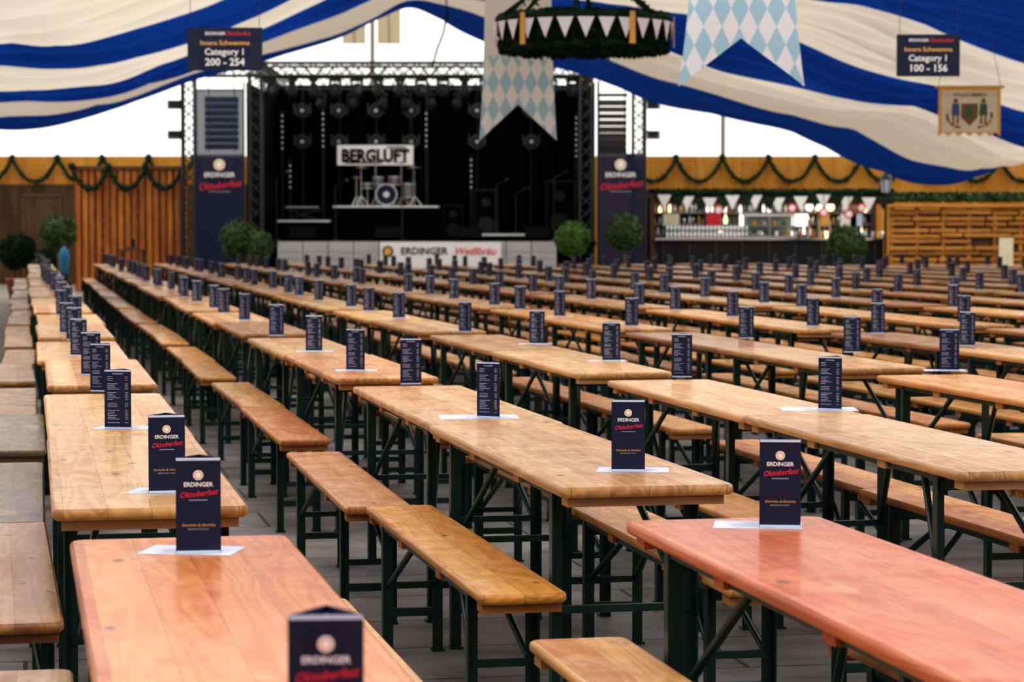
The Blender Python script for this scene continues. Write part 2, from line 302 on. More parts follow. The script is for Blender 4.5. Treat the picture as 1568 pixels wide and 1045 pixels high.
def furniture(w,h,lx,th,ly):
    mb=MB(); slab(mb,w,2.2,h-th,h,.035,.008,M_top)
    z=h-th
    for y in(-1.03,-.36,.36,1.03): mb.box((0,y,z-.014),(w*.9,.075,.028),M_under)
    for sy in(-1,1):
        y=sy*ly
        for sx in(-1,1):
            x=sx*lx
            mb.box((x,y,z/2),(.036,.005,z),M_steel); mb.box((x+sx*.0155,y+sy*.018,z/2),(.005,.036,z),M_steel)
            mb.box((x,y,.004),(.045,.05,.008),M_steel)
            mb.cyl((x*.96,y,z*.52),(x*.55,y-sy*.36,z-.03),.012,M_steel,n=5)
        mb.box((0,y,z-.04),(2*lx,.03,.03),M_steel); mb.box((0,y,.14),(2*lx,.022,.028),M_steel)
        mb.box((0,y,z*.52),(2*lx,.018,.022),M_steel)
        mb.box((0,y-sy*.38,z-.035),(2*lx*.7,.06,.014),M_steel)
    for sx in(-1,1): mb.box((sx*lx,0,z-.012),(.03,2*ly,.022),M_steel)
    return mb.obj('m',me_only=True)
ME_T=furniture(.5,.77,.20,.030,.80); ME_B=furniture(.25,.48,.088,.028,.78)
TH=math.atan2(749,3702); cs,sn=math.cos(TH),math.sin(TH)
def W(s,t): return (-sn*s+cs*t, cs*s+sn*t)
# ---- menu card
def card(full=True,mbin=None,M0=Matrix()):
    mb=mbin or MB(); a=.098; ap=a/(2*math.sqrt(3)); h=.21
    for k in range(3):
        M=M0@Matrix.Rotation(math.radians(120*k),4,'Z')@face(0,-ap,0)
        mb.add([(-a/2,0,0),(a/2,0,0),(a/2,h,0),(-a/2,h,0)],[(0,1,2,3)],M_navy,M)
        M=M@T((0,0,.0006))
        rect(mb,0,h-.003,a*.98,.006,M_pale,M); rect(mb,0,.003,a*.98,.006,M_pale,M)
        if k==0:
            if full:
                disc(mb,.011,M_white,M@T((0,.172,0))); disc(mb,.0088,M_gold,M@T((0,.172,.0003))); disc(mb,.006,M_white,M@T((0,.172,.0005)),10)
                text(mb,'ERDINGER',.0135,M_white,M@T((0,.151,0)),bold=.02)
                text(mb,'Oktoberfest',.0185,M_red,M@T((0,.131,0))@Matrix.Rotation(.1,4,'Z'),bold=.005,shear=.4,sx=.9)
                rect(mb,0,.117,.04,.0016,M_grey,M)
                text(mb,'Getränke & Gerichte',.0085,M_gold,M@T((0,.062,0)),shear=.3)
                text(mb,'BIERGARTEN & ZELT',.005,M_grey,M@T((0,.053,0)))
            else:
                disc(mb,.012,M_white,M@T((0,.172,0)),8); rect(mb,0,.151,.06,.011,M_grey,M); rect(mb,0,.131,.07,.012,M_red,M); rect(mb,0,.06,.05,.005,M_gold,M)
        else:
            if full: text(mb,'OKTOBERFEST',.006,M_white,M@T((0,.196,0)))
            y=.186; 
            while y>.018:
                l=U(.35,.9)*.055; 
                rect(mb,-.038+l/2,y,l,.0018,M_grey,M); rect(mb,.032,y,.011,.0018,M_grey,M)
                y-= .0062 if R()<.85 else .013
    tri=[(ap*2*math.cos(math.radians(q)),ap*2*math.sin(math.radians(q)),h-.012) for q in(90,210,330)]
    mb.add(tri,[(0,1,2)],M_pale,M0)
    return mb
ME_C=card().obj('m',me_only=True)
far_cards=MB()
def paper(w_,h_):
    mbp=MB(); mbp.add([(-w_/2,-h_/2,.0002),(w_/2,-h_/2,.0002),(w_/2,h_/2,.0002),(-w_/2,h_/2,.0002)],[(0,1,2,3)],M_paper)
    for k in range(9): rect(mbp,U(-.02,.02),(-.4+k*.1)*h_,U(.3,.7)*w_,.003,M_lgrey,T((0,0,.0006)))
    return mbp.obj('m',me_only=True)
ME_P=paper(.297,.21); ME_P2=paper(.21,.148)
rows=[(.09,6.2),(1.44,6.45),(2.67,6.65),(4.08,6.8)]
t=5.42
while t<21: rows.append((t,6.3+U(0,.9))); t+=1.33+U(-.03,.05)
def vis(x,y,m=1.7): return 1.0<y<50.5 and abs(x)<.2118*y+m
def tint(kind):
    q=R()
    b=U(.88,1.08)
    if q<.6: c=(1.0*b,1.0*b,1.0*b)
    elif q<.8: c=(1.0*b,.84*b,.68*b)
    elif q<.93: c=(1.02*b,1.1*b,1.25*b)
    else: c=(.62,.52,.45)
    return c
for ri,(t0,s0) in enumerate(rows):
    for p in range(-1,10):
        st=s0+5*p-(.05 if p<0 else 0)
        if p<0: st=5.6-4.4 if ri==0 else 5.72-4.4
        for k in(0,1):
            s=st+1.1+2.2*k; js=U(-.015,.015); jt=U(-.02,.02)
            x,y=W(s+js,t0+.25+jt)
            if vis(x,y):
                c=tint(0)
                if ri==0 and p==-1: c=(.93,.56,.26)
                if ri==1 and p==-1: c=(.92,.42,.32)
                if ri==0 and p>=0: c=(1.0,.97,.90)
                if ri==1 and p==0: c=(1.02,1.03,1.08)
                if ri==2 and p==0: c=(1.04,1.10,1.35)
                put('beer_table',ME_T,(x,y,0),TH+U(-.004,.004),col=c)
            for side in(-1,1):
                bt=t0-.125 if side<0 else t0+.52+.10
                jb=U(-.02,.02)
                if ri==1 and side<0 and p==0: jb=.02 if k==0 else -.05
                x,y=W(s+js+U(-.05,.05),bt+jb)
                if ri==0 and side>0 and p>=0: continue
                if ri==0 and side>0: x,y=W(s+.9,t0+.52+.13)
                if vis(x,y):
                    c=tint(1); c=(c[0]*.98,c[1]*.88,c[2]*.62)
                    if ri==0 and side<0:
                        if p==0: c=(.60,.52,.42) if k==0 else (.25,.33,.48)
                        elif p==1: c=(.27,.34,.50) if k==0 else (.55,.55,.6)
                        else: c=(.62,.62,.66)
                    if ri==1 and side<0 and p==0 and k==0: c=(1.05,.84,.32)
                    if ri==1 and side<0 and p==0 and k==1: c=(.86,.64,.44)
                    put('beer_bench',ME_B,(x,y,0),TH+U(-.012,.012),col=c)
        offs=[.48,2.5,4.27]
        for oi_,o in enumerate(offs):
            s=st+o+U(-.06,.06)
            x,y=W(s,t0+.27+U(-.05,.05))
            if not vis(x,y,.3): continue
            if ri<4 and y<17.5: continue
            if R()<.06 and y>15: continue
            rz=math.radians(-120)+U(-.55,.25)
            if y<24:
                put('menu_stand',ME_C,(x,y,.7712),rz)
                if R()<.3: put('paper_sheet',ME_P2,(x+U(-.03,.03),y+.03,.7703),TH+U(-.3,.3))
            else: card(False,far_cards,T((x,y,.7705))@Matrix.Rotation(rz,4,'Z'))
# the closest stands, measured one by one on their tables
for x,y,ti,pp in((-.243,3.14,1,0),(-.69,5.30,1,1),(-.935,6.52,1,1),(-1.40,8.62,0,1),(-1.795,10.6,0,0),(-2.05,11.8,0,0),(-2.43,13.6,0,0),(-2.83,15.6,0,0),(-3.05,16.6,0,0),
  (.641,5.76,1,1),(.343,7.10,1,1),(-.076,9.12,0,2),(-.47,11.1,0,0),(-.78,12.17,0,1),(-1.15,14.1,0,1),(-1.58,16.2,0,0),
  (1.265,9.52,0,2),(.82,11.63,0,0),(.533,13.07,0,1),(.162,15.0,0,1),(-.313,16.8,0,0),(2.206,12.17,0,1),(1.97,13.98,0,0),(1.53,15.8,0,0)):
    put('menu_stand',ME_C,(x,y,.7712),(-math.atan2(x,y)+U(-.04,.04)) if ti else math.radians(-120)+U(-.5,.25))
    if pp: put('paper_sheet',ME_P if pp==2 else ME_P2,(x+(-.05 if pp==2 or x==.641 else U(-.02,.02)),y+.03,.7703),U(-.15,.15))
far_cards.obj('menu_stands')
# ---------------------------------------------------------------- stage
st=empty('stage')
M_panel=mat('stage_skirt_grey',(.44,.45,.44),.6,noise=.12,nscale=2)
mb=MB(); mb.box((-2.1,59.6,1.16),(8.1,7.2,.1),M_black); mb.box((-2.1,59.7,.56),(7.9,6.9,1.1),M_black); mb.obj('deck',parent=st)
mb=MB()
for i in range(11):
    x=-5.43+i*.588+.294; mb.box((x,55.98,.72),(.57,.03,.98),M_panel)
    for z in np.arange(.35,1.15,.16): mb.box((x,55.96,z),(.5,.008,.02),M_grey)
mb.obj('skirt_panels',parent=st)
mb=MB(); mb.box((-2.1,63.2,3.2),(8.3,.05,4.1),M_black); mb.box((-6.15,59.8,2.9),(.06,6.8,4.0),M_black); mb.box((1.9,59.8,2.9),(.06,6.8,4.0),M_black)
for i in range(40): mb.cyl((-6.1+i*.205,63.1,1.2),(-6.1+i*.205,63.1,5.2),.06,M_black,n=6)
mb.obj('backdrop',parent=st)
def truss(mb,p0,p1,w,mt,r=.024,r2=.012):
    p0=Vector(p0);p1=Vector(p1); d=p1-p0; L=d.length; d.normalize()
    a=Vector((0,1,0)) if abs(d.y)<.9 else Vector((1,0,0)); b=d.cross(a).normalized(); a=b.cross(d).normalized()
    cs_=[(a*i+b*j)*w/2 for i,j in((-1,-1),(1,-1),(1,1),(-1,1))]
    for c in cs_: mb.cyl(p0+c,p1+c,r,mt,n=6)
    n=max(1,round(L/w)); st_=L/n
    for k in range(n):
        for q in range(4):
            c0,c1=cs_[q],cs_[(q+1)%4]
            if k%2: c0,c1=c1,c0
            mb.cyl(p0+d*st_*k+c0,p0+d*st_*(k+1)+c1,r2,mt,n=4,caps=False)
mb=MB()
for x in(-7.5,-5.95,1.72,2.95): truss(mb,(x,56.3,0),(x,56.3,5.15),.28,M_dalu,r=.03,r2=.016)
truss(mb,(-7.6,56.3,5.2),(3.2,56.3,5.2),.3,M_dalu,r=.03,r2=.016)
truss(mb,(-5.9,62.6,5.25),(1.9,62.6,5.25),.3,M_dalu); truss(mb,(-5.9,59.5,5.35),(1.9,59.5,5.35),.26,M_dalu)
for x in(-5.95,1.8): truss(mb,(x,56.5,5.25),(x,62.6,5.25),.26,M_dalu)
for x in(-7.5,-5.95,1.72,2.95): mb.box((x,56.3,.02),(.6,.6,.04),M_dalu)
mb.obj('truss_frame',parent=st)
def spot():
    mb=MB(); mb.box((0,0,-.04),(.22,.2,.08),M_blk2)
    for sx in(-1,1): mb.box((sx*.14,0,-.2),(.03,.08,.3),M_blk2)
    mb.lathe([(0,.16),(.08,.15),(.11,.05),(.12,-.12),(.10,-.15)],M_blk2,c=(0,0,-.28),n=14,M=None)
    mb.lathe([(0,0),(.085,0),(.10,-.01)],M_dalu,c=(0,-.0,-.435),n=14); mb.cyl((0,-.10,-.27),(0,-.13,-.27),.07,M_dalu,n=12)
    mb.cyl((0,0,0),(0,0,.1),.02,M_blk2)
    return mb.obj('m',me_only=True)
ME_S=spot()
for x,z in((-4.9,5.0),(-4.1,5.0),(-3.3,5.0),(-2.75,5.0),(-2.1,5.0),(-1.4,5.0),(-.6,5.0),(-.1,5.0),(.8,5.0)): put('spotlight',ME_S,(x,62.4,z),U(0,6),parent=st)
for i in range(15): put('spotlight',ME_S,(-5.6+i*.5,56.3,5.0),U(0,6),parent=st)
def flood(x,z,sg):
    mb=MB(); mb.box((0,0,0),(.24,.2,.15),M_blk2); mb.box((0,0,-.1),(.28,.24,.03),M_dalu); mb.cyl((-sg*.22,0,.05),(0,0,.05),.02,M_blk2)
    for q in(-1,1): mb.box((q*.14,-.1,-.02),(.02,.12,.2),M_blk2)
    mb.obj('floodlight',(x,56.25,z),parent=st)
for x,sg in((-7.82,-1),(3.28,1)):
    for z in(5.0,4.4,3.7): flood(x,z,sg)
def ledbar(x,y,z0,z1):
    mb=MB(); mb.box((x,y,(1.2+z1)/2),(.07,.07,z1-1.2),M_blk2); n=int((z1-z0)/.14)
    for k in range(n): mb.ball((x,y-.05,z0+.07+k*.14),.024,M_led,n=8)
    mb.box((x,y,1.23),(.3,.3,.05),M_blk2); return mb.obj('led_batten',parent=st)
for x,z0,z1 in((-5.9,3.5,4.55),(-4.85,3.55,4.6),(-2.2,3.55,4.6),(-1.05,2.5,3.4),(-5.7,2.5,3.3),(1.65,3.3,4.5)): ledbar(x,62.3,z0,z1)
mb=MB()
for x in(-4.45,-2.6,-3.5,-.9,.5,-5.4):
    for z in(4.55,3.75):
        mb.cyl((x,62.6,z),(x,62.42,z),.19,M_dalu,n=18); mb.cyl((x,62.42,z),(x,62.40,z),.15,M_blk2,n=18); mb.cyl((x,62.4,z),(x,62.39,z),.05,M_grey,n=12)
        for q in(-.21,.21): mb.box((x+q,62.5,z+.05),(.03,.1,.3),M_dalu)
    mb.cyl((x,62.7,1.2),(x,62.7,5.1),.03,M_blk2)
mb.obj('wash_lights',parent=st)
mb=MB(); mb.box((-3.5,62.05,3.39),(1.95,.03,.52),M_white); M=face(-3.5,62.02,3.39)
v_,f_=tgeo('BERGLUFT',.44,bold=.045,sx=.84); mb.add(v_,f_,M_black,M@T((0,-.03,0))); rect(mb,-.3,-.19,.9,.035,M_black,M@T((0,0,.001))); rect(mb,.55,.2,.5,.03,M_black,M@T((0,0,.001)))
for x in(-4.4,-2.6): mb.cyl((x,62.05,3.6),(x,62.05,5.1),.01,M_blk2)
mb.obj('band_name_sign')
def riser(name,x0,x1,y,z,d):
    mb=MB(); mb.box(((x0+x1)/2,y+d/2,(1.21+z-.05)/2),(x1-x0-.1,d-.1,z-.05-1.21),M_black); mb.box(((x0+x1)/2,y+d/2,z-.025),(x1-x0,d,.05),M_white); return mb.obj(name)
riser('drum_riser',-4.45,-1.85,60.2,2.08,1.7); riser('keyboard_riser',-5.78,-4.52,59.6,1.72,1.2); riser('guitar_riser',-1.2,.42,59.3,1.38,1.3)
mb=MB(); M_shell=mat('drum_shell',(.12,.12,.13),.25,coat=.8); M_skin=mat('drum_skin',(.6,.6,.58),.5); bx,by,bz=-3.15,61.0,2.085
M_cym=mat('cymbal_brass',(.6,.48,.22),.3,.9); M_rim=mat('drum_rim',(.7,.7,.72),.3,.6)
mb.cyl((bx,by-.25,bz+.28),(bx,by+.2,bz+.28),.27,M_shell,n=24); mb.cyl((bx,by-.27,bz+.28),(bx,by-.25,bz+.28),.275,M_rim,n=24); mb.cyl((bx,by-.28,bz+.28),(bx,by-.26,bz+.28),.245,M_navy,n=24); mb.cyl((bx,by-.285,bz+.28),(bx,by-.28,bz+.28),.08,M_skin,n=20)
for x,y,z,r,h in((-.22,-.05,.62,.15,.2),(.18,-.05,.62,.16,.22),(.52,.15,.38,.2,.36),(-.5,.15,.5,.18,.14)):
    mb.cyl((bx+x,by+y,bz+z-h/2),(bx+x,by+y,bz+z+h/2),r,M_shell,n=18); mb.cyl((bx+x,by+y,bz+z+h/2),(bx+x,by+y,bz+z+h/2+.008),r*.97,M_skin,n=18)
    for zz in(-h/2,h/2-.02): mb.cyl((bx+x,by+y,bz+z+zz),(bx+x,by+y,bz+z+zz+.02),r*1.03,M_rim,n=18)
    mb.cyl((bx+x,by+y+.05,bz),(bx+x,by+y+.05,bz+z),.015,M_rim)
for x,y,z,r in((-.65,.0,.95,.22),(-.3,.25,1.1,.2),(.35,.25,1.08,.2),(.68,.05,.95,.24),(-.78,.2,.7,.17)):
    mb.lathe([(r,0),(r*.4,.02),(.03,.045),(0,.05)],M_cym,c=(bx+x,by+y,bz+z),n=20); mb.cyl((bx+x,by+y,bz),(bx+x,by+y,bz+z+.05),.013,M_rim)
    for a in range(3): mb.cyl((bx+x,by+y,bz+.25),(bx+x+.2*math.cos(a*2.1),by+y+.2*math.sin(a*2.1),bz+.01),.012,M_rim)
mb.cyl((bx,by+.55,bz),(bx,by+.55,bz+.45),.03,M_rim); mb.cyl((bx,by+.55,bz+.45),(bx,by+.55,bz+.52),.17,M_blk2,n=16)
mb.obj('drum_kit')
mb=MB(); mb.box((-5.2,60.1,2.0),(.9,.3,.08),M_blk2); mb.box((-5.2,60.0,2.045),(.8,.14,.015),M_white)
for s_ in(-1,1): mb.cyl((-5.2-s_*.35,60.1,1.74),(-5.2+s_*.35,60.1,1.97),.018,M_dalu)
mb.obj('keyboard')
def mic(x,y,z0,h):
    mb=MB(); mb.lathe([(0,0),(.15,0),(.15,.02),(.02,.04)],M_blk2,n=16); mb.cyl((0,0,.02),(0,0,h),.013,M_dalu); mb.cyl((0,0,h),(.25,-.3,h+.12),.01,M_dalu); mb.cyl((.25,-.3,h+.12),(.3,-.36,h+.15),.022,M_dalu,r1=.035); mb.obj('microphone_stand',(x,y,z0))
mic(-5.6,57.5,1.21,1.5); mic(-2.6,57.3,1.21,1.35); mic(-.4,60,1.385,1.2); mic(.1,60.2,1.385,1.0); mic(1.0,57.6,1.21,1.5); mic(-4.2,57.6,1.21,1.3)
def speaker(x,y,z,w_,d,h,nm):
    mb=MB(); mb.box((0,0,h/2),(w_,d,h),M_blk2); mb.box((0,-d/2-.004,h/2),(w_*.9,.008,h*.92),M_black)
    mb.cyl((0,-d/2-.008,h*.3),(0,-d/2-.02,h*.3),w_*.36,M_blk2,n=20); mb.cyl((0,-d/2-.008,h*.74),(0,-d/2-.02,h*.74),w_*.2,M_blk2,n=16)
    mb.obj(nm,(x,y,z))
speaker(-.65,61.2,1.21,.6,.5,1.3,'amplifier_stack'); speaker(1.2,60.5,1.21,.7,.6,1.5,'amplifier_stack'); speaker(-1.5,61.7,1.21,.5,.5,.9,'amplifier_stack')
for x in(-4.9,-2.9,-1.0,.6):
    mb=MB(); mb.add([(-.3,-.18,0),(.3,-.18,0),(.3,.22,0),(-.3,.22,0),(-.3,-.18,.08),(.3,-.18,.08),(.3,.22,.34),(-.3,.22,.34)],[(0,3,2,1),(4,5,6,7),(0,1,5,4),(1,2,6,5),(2,3,7,6),(3,0,4,7)],M_black)
    mb.add([(-.26,-.16,.10),(.26,-.16,.10),(.26,.2,.335),(-.26,.2,.335)],[(0,1,2,3)],M_black); mb.obj('floor_monitor',(x,56.5,1.21))
mb=MB(); x0=2.32
for k in range(8):
    z=4.42-k*.155; M=T((x0,56.2,z))@Matrix.Rotation(math.radians(k*1.5),4,'X'); mb.box((0,0,0),(.66,.4,.115),M_blk2,M); mb.box((0,-.203,0),(.6,.006,.09),M_dalu,M)
for x in(-.3,.3): mb.cyl((x0+x,56.3,3.3),(x0+x,56.3,5.2),.012,M_dalu)
mb.box((x0,56.2,4.6),(.7,.3,.06),M_blk2); mb.obj('line_array_speaker')
mb=MB()
for k in range(8): mb.box((-6.75,56.4,4.5-k*.155),(.75,.35,.125),M_blk2)
for x in(-.3,.3): mb.cyl((-6.75+x,56.4,3.3),(-6.75+x,56.4,5.2),.012,M_dalu)
mb.obj('line_array_speaker')
M_gauze=fabric('navy_gauze',(.028,.036,.082),.3,clear=.05)
M_gauze2=fabric('grey_gauze',(.05,.062,.11),.4,clear=.14)
for x0,x1 in((-7.30,-6.18),(1.98,3.02)):
    mb=MB(); n=14; c=(x0+x1)/2; w_=x1-x0
    def sheet(z0,z1,mt,yo=0):
        vs=[(x0+w_*i/n,55.85+yo+.015*math.sin(i*1.3),z) for z in(z0,z1) for i in range(n+1)]
        mb.add(vs,[(i,i+1,n+2+i,n+1+i) for i in range(n)],mt,smooth=True)
    sheet(.6,3.22,M_gauze); 
    if x0<0: sheet(3.22,4.7,M_gauze2)
    M=face(c,55.8,0); disc(mb,.13,M_white,M@T((0,2.98,0))); disc(mb,.105,M_gold,M@T((0,2.98,.002))); disc(mb,.07,M_white,M@T((0,2.98,.004)))
    text(mb,'ERDINGER',.15,M_white,M@T((0,2.74,0)),bold=.02); text(mb,'Oktoberfest',.225,M_red,M@T((0,2.5,0))@Matrix.Rotation(.1,4,'Z'),bold=.005,shear=.4,sx=.88); rect(mb,0,2.36,.5,.012,M_grey,M)
    zt=4.7 if x0<0 else 3.22
    mb.cyl((x0,55.87,zt),(x1,55.87,zt),.02,M_dalu); mb.cyl((x0,55.87,.6),(x1,55.87,.6),.02,M_dalu)
    for xx in(x0,x1): mb.cyl((xx,55.9,0),(xx,55.9,4.9),.02,M_dalu)
    mb.obj('stage_side_banner')
mb=MB(); mb.box((-1.65,55.92,.90),(2.8,.02,.6),M_white); M=face(-1.65,55.9,.98); text(mb,'ERDINGER',.23,M_navy,M@T((-.38,0,0)),bold=.02); text(mb,'Weißbräu',.24,M_red,M@T((.78,0,0)),shear=.35,bold=.01)
disc(mb,.13,M_navy,M@T((-1.22,0,0))); disc(mb,.09,M_gold,M@T((-1.22,0,.002))); mb.obj('stage_front_banner')
# ---------------------------------------------------------------- greenery
def topiary(nm,x,y,z,r,mt,pot=M_blk2,two=None,trunk=True,dens=1400):
    mb=MB(); balls=[(0,0,z,r)]+([two] if two else [])
    for bx_,by_,bz_,br in balls:
        mb.ball((bx_,by_,bz_),br*.80,mt,n=18,jit=.12)
        for k in range(int(dens*(br/.4)**2)):
            v=Vector((random.gauss(0,1),random.gauss(0,1),random.gauss(0,1))).normalized()*br*U(.75,1.12); mb.leaf((bx_+v.x,by_+v.y,bz_+v.z),.085,mt)
        mb.cyl((bx_*.6,by_*.6,.3),(bx_,by_,bz_),.03,M_brown)
    mb.lathe([(0,.0),(.19,0),(.25,.38),(.27,.38),(.27,.43),(.23,.43),(.22,.38),(0,.37)],pot,n=20)
    mb.obj(nm,(x,y,0))
topiary('boxwood_topiary',-6.16,54.6,1.25,.42,M_leaf,two=(.46,-.3,1.12,.33))
topiary('boxwood_topiary',1.36,54.3,1.27,.37,M_leafb); topiary('boxwood_topiary',2.52,54.3,1.42,.40,M_leaf)
topiary('boxwood_topiary',7.4,53.5,1.12,.42,M_leaf)
topiary('potted_olive_tree',-9.82,52.4,1.42,.38,M_leaf,pot=M_terra,dens=900); topiary('potted_bush',-10.75,52.6,1.0,.38,M_fir,pot=M_terra)
topiary('potted_bush',-10.2,53.6,.8,.3,M_fir,pot=M_terra)
# ---------------------------------------------------------------- garlands
def swag(mb,x0,x1,y,zt,zd,n,dens=90):
    pw=(x1-x0)/n
    for k in range(n):
        pts=[]
        for i in range(15):
            u=i/14; pts.append((x0+pw*(k+u),y,zt-zd*(1-abs(2*u-1)**2.2)))
        mb.tube(pts,.055,M_fir,jit=.35)
        for _ in range(dens):
            u=R(); p=(x0+pw*(k+u)+U(-.05,.05),y+U(-.06,.06),zt-zd*(1-abs(2*u-1)**2.2)+U(-.08,.07)); mb.leaf(p,.09,M_fir)
        mb.ball((x0+pw*k,y-.02,zt+.02),.09,M_fir,n=8,jit=.3)
mb=MB(); swag(mb,-14.8,-7.4,65.75,3.42,.62,6); swag(mb,3.2,17,65.75,3.42,.62,11); mb.obj('garland')
mb=MB(); swag(mb,-10.5,-7.85,57.75,2.97,.5,3); mb.obj('garland')
# ---------------------------------------------------------------- wooden booth left
M_pl=wood('orange_planks',(.56,.19,.026),(.24,.065,.010),axis=2,rough=.5,coat=0,planks=7,usecol=False,gap=.06,knots=False)
bo=MB(); x=-10.48
while x<-7.9:
    w_=.17; bo.box((x+w_/2,58+U(-.006,.006),1.5+U(-.01,.01)),(w_-.04,.04,3.0),M_pl); x+=w_
bo.box((-9.18,58.06,1.5),(2.6,.03,2.95),M_black)
for xx in(-10.4,-7.95): bo.box((xx,58.6,1.5),(.1,1.1,3.0),M_pl)
bo.box((-9.18,57.95,2.96),(2.66,.06,.08),M_bwood); bo.obj('wooden_plank_booth')
mb=MB(); mb.box((0,0,1.0),(.6,.5,.04),M_bwood)
for a in(-.25,.25):
    for b in(-.2,.2): mb.box((a,b,.49),(.05,.05,.98),M_bwood)
mb.box((0,0,1.05),(.3,.2,.06),M_bwood); mb.cyl((0,0,1.05),(0,0,1.25),.04,M_blk2); mb.obj('side_stand',(-8.9,56.8,0))
M_cy=mat('cyan_cloth',(.02,.25,.45),.6)
mb=MB(); mb.lathe([(.07,.55),(.10,.8),(.12,.95),(.07,1.05),(.03,1.12),(0,1.13)],M_cy,n=14); mb.lathe([(0,0),(.16,0),(.14,.55),(0,.55)],M_blk2,n=14); mb.obj('blue_bin',(-9.5,51.3,0))
mb=MB()
for xx in(-13.3,-12.3): mb.box((xx,65.9,1.2),(.08,.06,2.4),M_bwood)
mb.box((-12.8,65.9,2.42),(1.1,.06,.08),M_bwood); mb.box((-12.8,65.92,1.2),(.95,.03,2.36),M_darkw); mb.cyl((-12.45,65.85,1.1),(-12.45,65.9,1.1),.03,M_alu); mb.obj('door_1')
# ---------------------------------------------------------------- bar right
bar=empty('bar')
mb=MB(); mb.box((6.15,58,.62),(5.4,.7,1.24),M_blk2); mb.box((6.15,57.95,1.26),(5.5,.85,.05),M_chrome)
for i in range(9): mb.box((3.6+i*.63,57.63,.62),(.04,.03,1.15),M_dalu)
mb.obj('counter',parent=bar)
M_back=mat('bar_back',(.12,.10,.08),.7,noise=.3,nscale=2)
mb=MB(); mb.box((6.2,60.6,1.2),(5.8,.06,2.4),M_back)
for z in(1.35,1.62,1.9): mb.box((6.2,60.4,z),(5.5,.35,.03),M_alu)
for xx in(3.45,4.8,6.2,7.6,8.95): mb.box((xx,60.4,1.2),(.05,.35,2.2),M_dalu)
mb.obj('shelves',parent=bar)
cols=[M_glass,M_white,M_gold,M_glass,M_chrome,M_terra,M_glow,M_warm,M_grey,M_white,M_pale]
mb=MB()
for z in(1.365,1.635,1.915):
    x=3.55
    while x<8.85:
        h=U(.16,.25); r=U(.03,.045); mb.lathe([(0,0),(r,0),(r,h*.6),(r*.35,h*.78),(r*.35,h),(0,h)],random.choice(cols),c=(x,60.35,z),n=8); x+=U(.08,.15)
mb.obj('bottles',parent=bar)
mb=MB(); x=3.7
while x<5.6:
    for yy in(57.8,57.95,58.1):
        for zz in(1.285,1.44): mb.lathe([(.02,0),(.03,.01),(.038,.14),(.034,.14),(.026,.02),(0,.02)],M_chrome,c=(x,yy,zz),n=8)
    x+=.095
while x<8.9: mb.lathe([(.02,0),(.035,.01),(.04,.16),(0,.16)],random.choice(cols),c=(x,58.0+U(-.2,.2),1.285),n=8); x+=U(.08,.2)
mb.obj('glasses',parent=bar)
M_clear=mat('display_glass',(.45,.62,.58),.08,spec=.8)
mb=MB(); mb.box((6.15,58.0,1.31),(1.2,.5,.05),M_alu); mb.box((6.15,58.0,1.83),(1.2,.5,.05),M_white); mb.box((6.15,58.22,1.57),(1.16,.03,.48),M_clear); mb.box((6.15,58.0,1.57),(1.14,.42,.02),M_alu)
for xx in(5.57,6.15,6.73): mb.box((xx,57.78,1.57),(.04,.04,.5),M_alu)
for k in range(9): mb.lathe([(0,0),(.05,0),(.05,.1),(0,.12)],random.choice([M_gold,M_cream,M_glass,M_white]),c=(5.68+k*.12,57.95,1.585 if k%2 else 1.34),n=10)
mb.obj('display_fridge',parent=bar)
mb=MB()
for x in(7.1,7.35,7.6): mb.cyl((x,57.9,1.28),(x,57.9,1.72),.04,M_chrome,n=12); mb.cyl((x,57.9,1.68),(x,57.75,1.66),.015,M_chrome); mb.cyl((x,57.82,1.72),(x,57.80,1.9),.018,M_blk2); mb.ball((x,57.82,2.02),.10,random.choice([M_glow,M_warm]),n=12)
mb.obj('beer_taps',parent=bar)
mb=MB()
for x,z in((4.9,1.95),(6.65,2.0),(7.4,1.9),(8.3,2.0),(8.0,1.85)):
    mb.cyl((x,57.5,z),(x,57.47,z),.11,M_red,n=16); mb.cyl((x,57.47,z),(x,57.465,z),.075,M_white,n=16); mb.cyl((x,57.5,z),(x,57.5,2.36),.008,M_dalu)
for x,w_,m_ in((5.0,.35,M_red),(7.1,.5,M_glow),(8.35,.4,M_white),(7.75,.3,M_gold),(8.55,.3,M_pale),(3.95,.4,M_cream),(5.9,.5,M_glow)): mb.box((x,60.1,1.72),(w_,.03,.3),m_); mb.cyl((x,60.1,1.8),(x,60.1,2.4),.008,M_dalu)
mb.obj('bar_signs',parent=bar)
mb=MB(); mb.box((6.2,57.7,2.40),(5.8,.10,.1),M_bwood); mb.box((6.2,60.5,2.45),(5.8,.1,.1),M_bwood); mb.box((6.2,57.74,2.22),(5.6,.03,.26),M_bwood)
for xx in(3.35,9.05):
    mb.box((xx,57.7,1.2),(.1,.1,2.4),M_bwood); mb.box((xx,60.5,1.2),(.1,.1,2.4),M_bwood); mb.box((xx,59.1,2.42),(.08,2.9,.08),M_bwood)
pts=[(3.4+i*.1,57.62,2.38+.03*math.sin(i)) for i in range(56)]; mb.tube(pts,.06,M_fir,jit=.4)
for _ in range(900): mb.leaf((U(3.4,9.0),57.62+U(-.07,.07),2.38+U(-.08,.08)),.08,M_fir)
x=3.45; k=0
while x<8.8:
    d=.08*math.sin((x-3.5)*1.7)**2
    mb.add([(x,57.56,2.32-d),(x+.34,57.56,2.32-d),(x+.17,57.55,1.97-d)],[(0,1,2)],M_white if k%2==0 else M_fir); x+=.34 if k%2==0 else .20; k+=1
mb.obj('canopy_bunting',parent=bar)
M_pal=wood('pallet_boards',(.60,.27,.05),(.20,.075,.015),axis=0,rough=.6,coat=0,planks=9,usecol=False,knots=False)
mb=MB(); z=.08
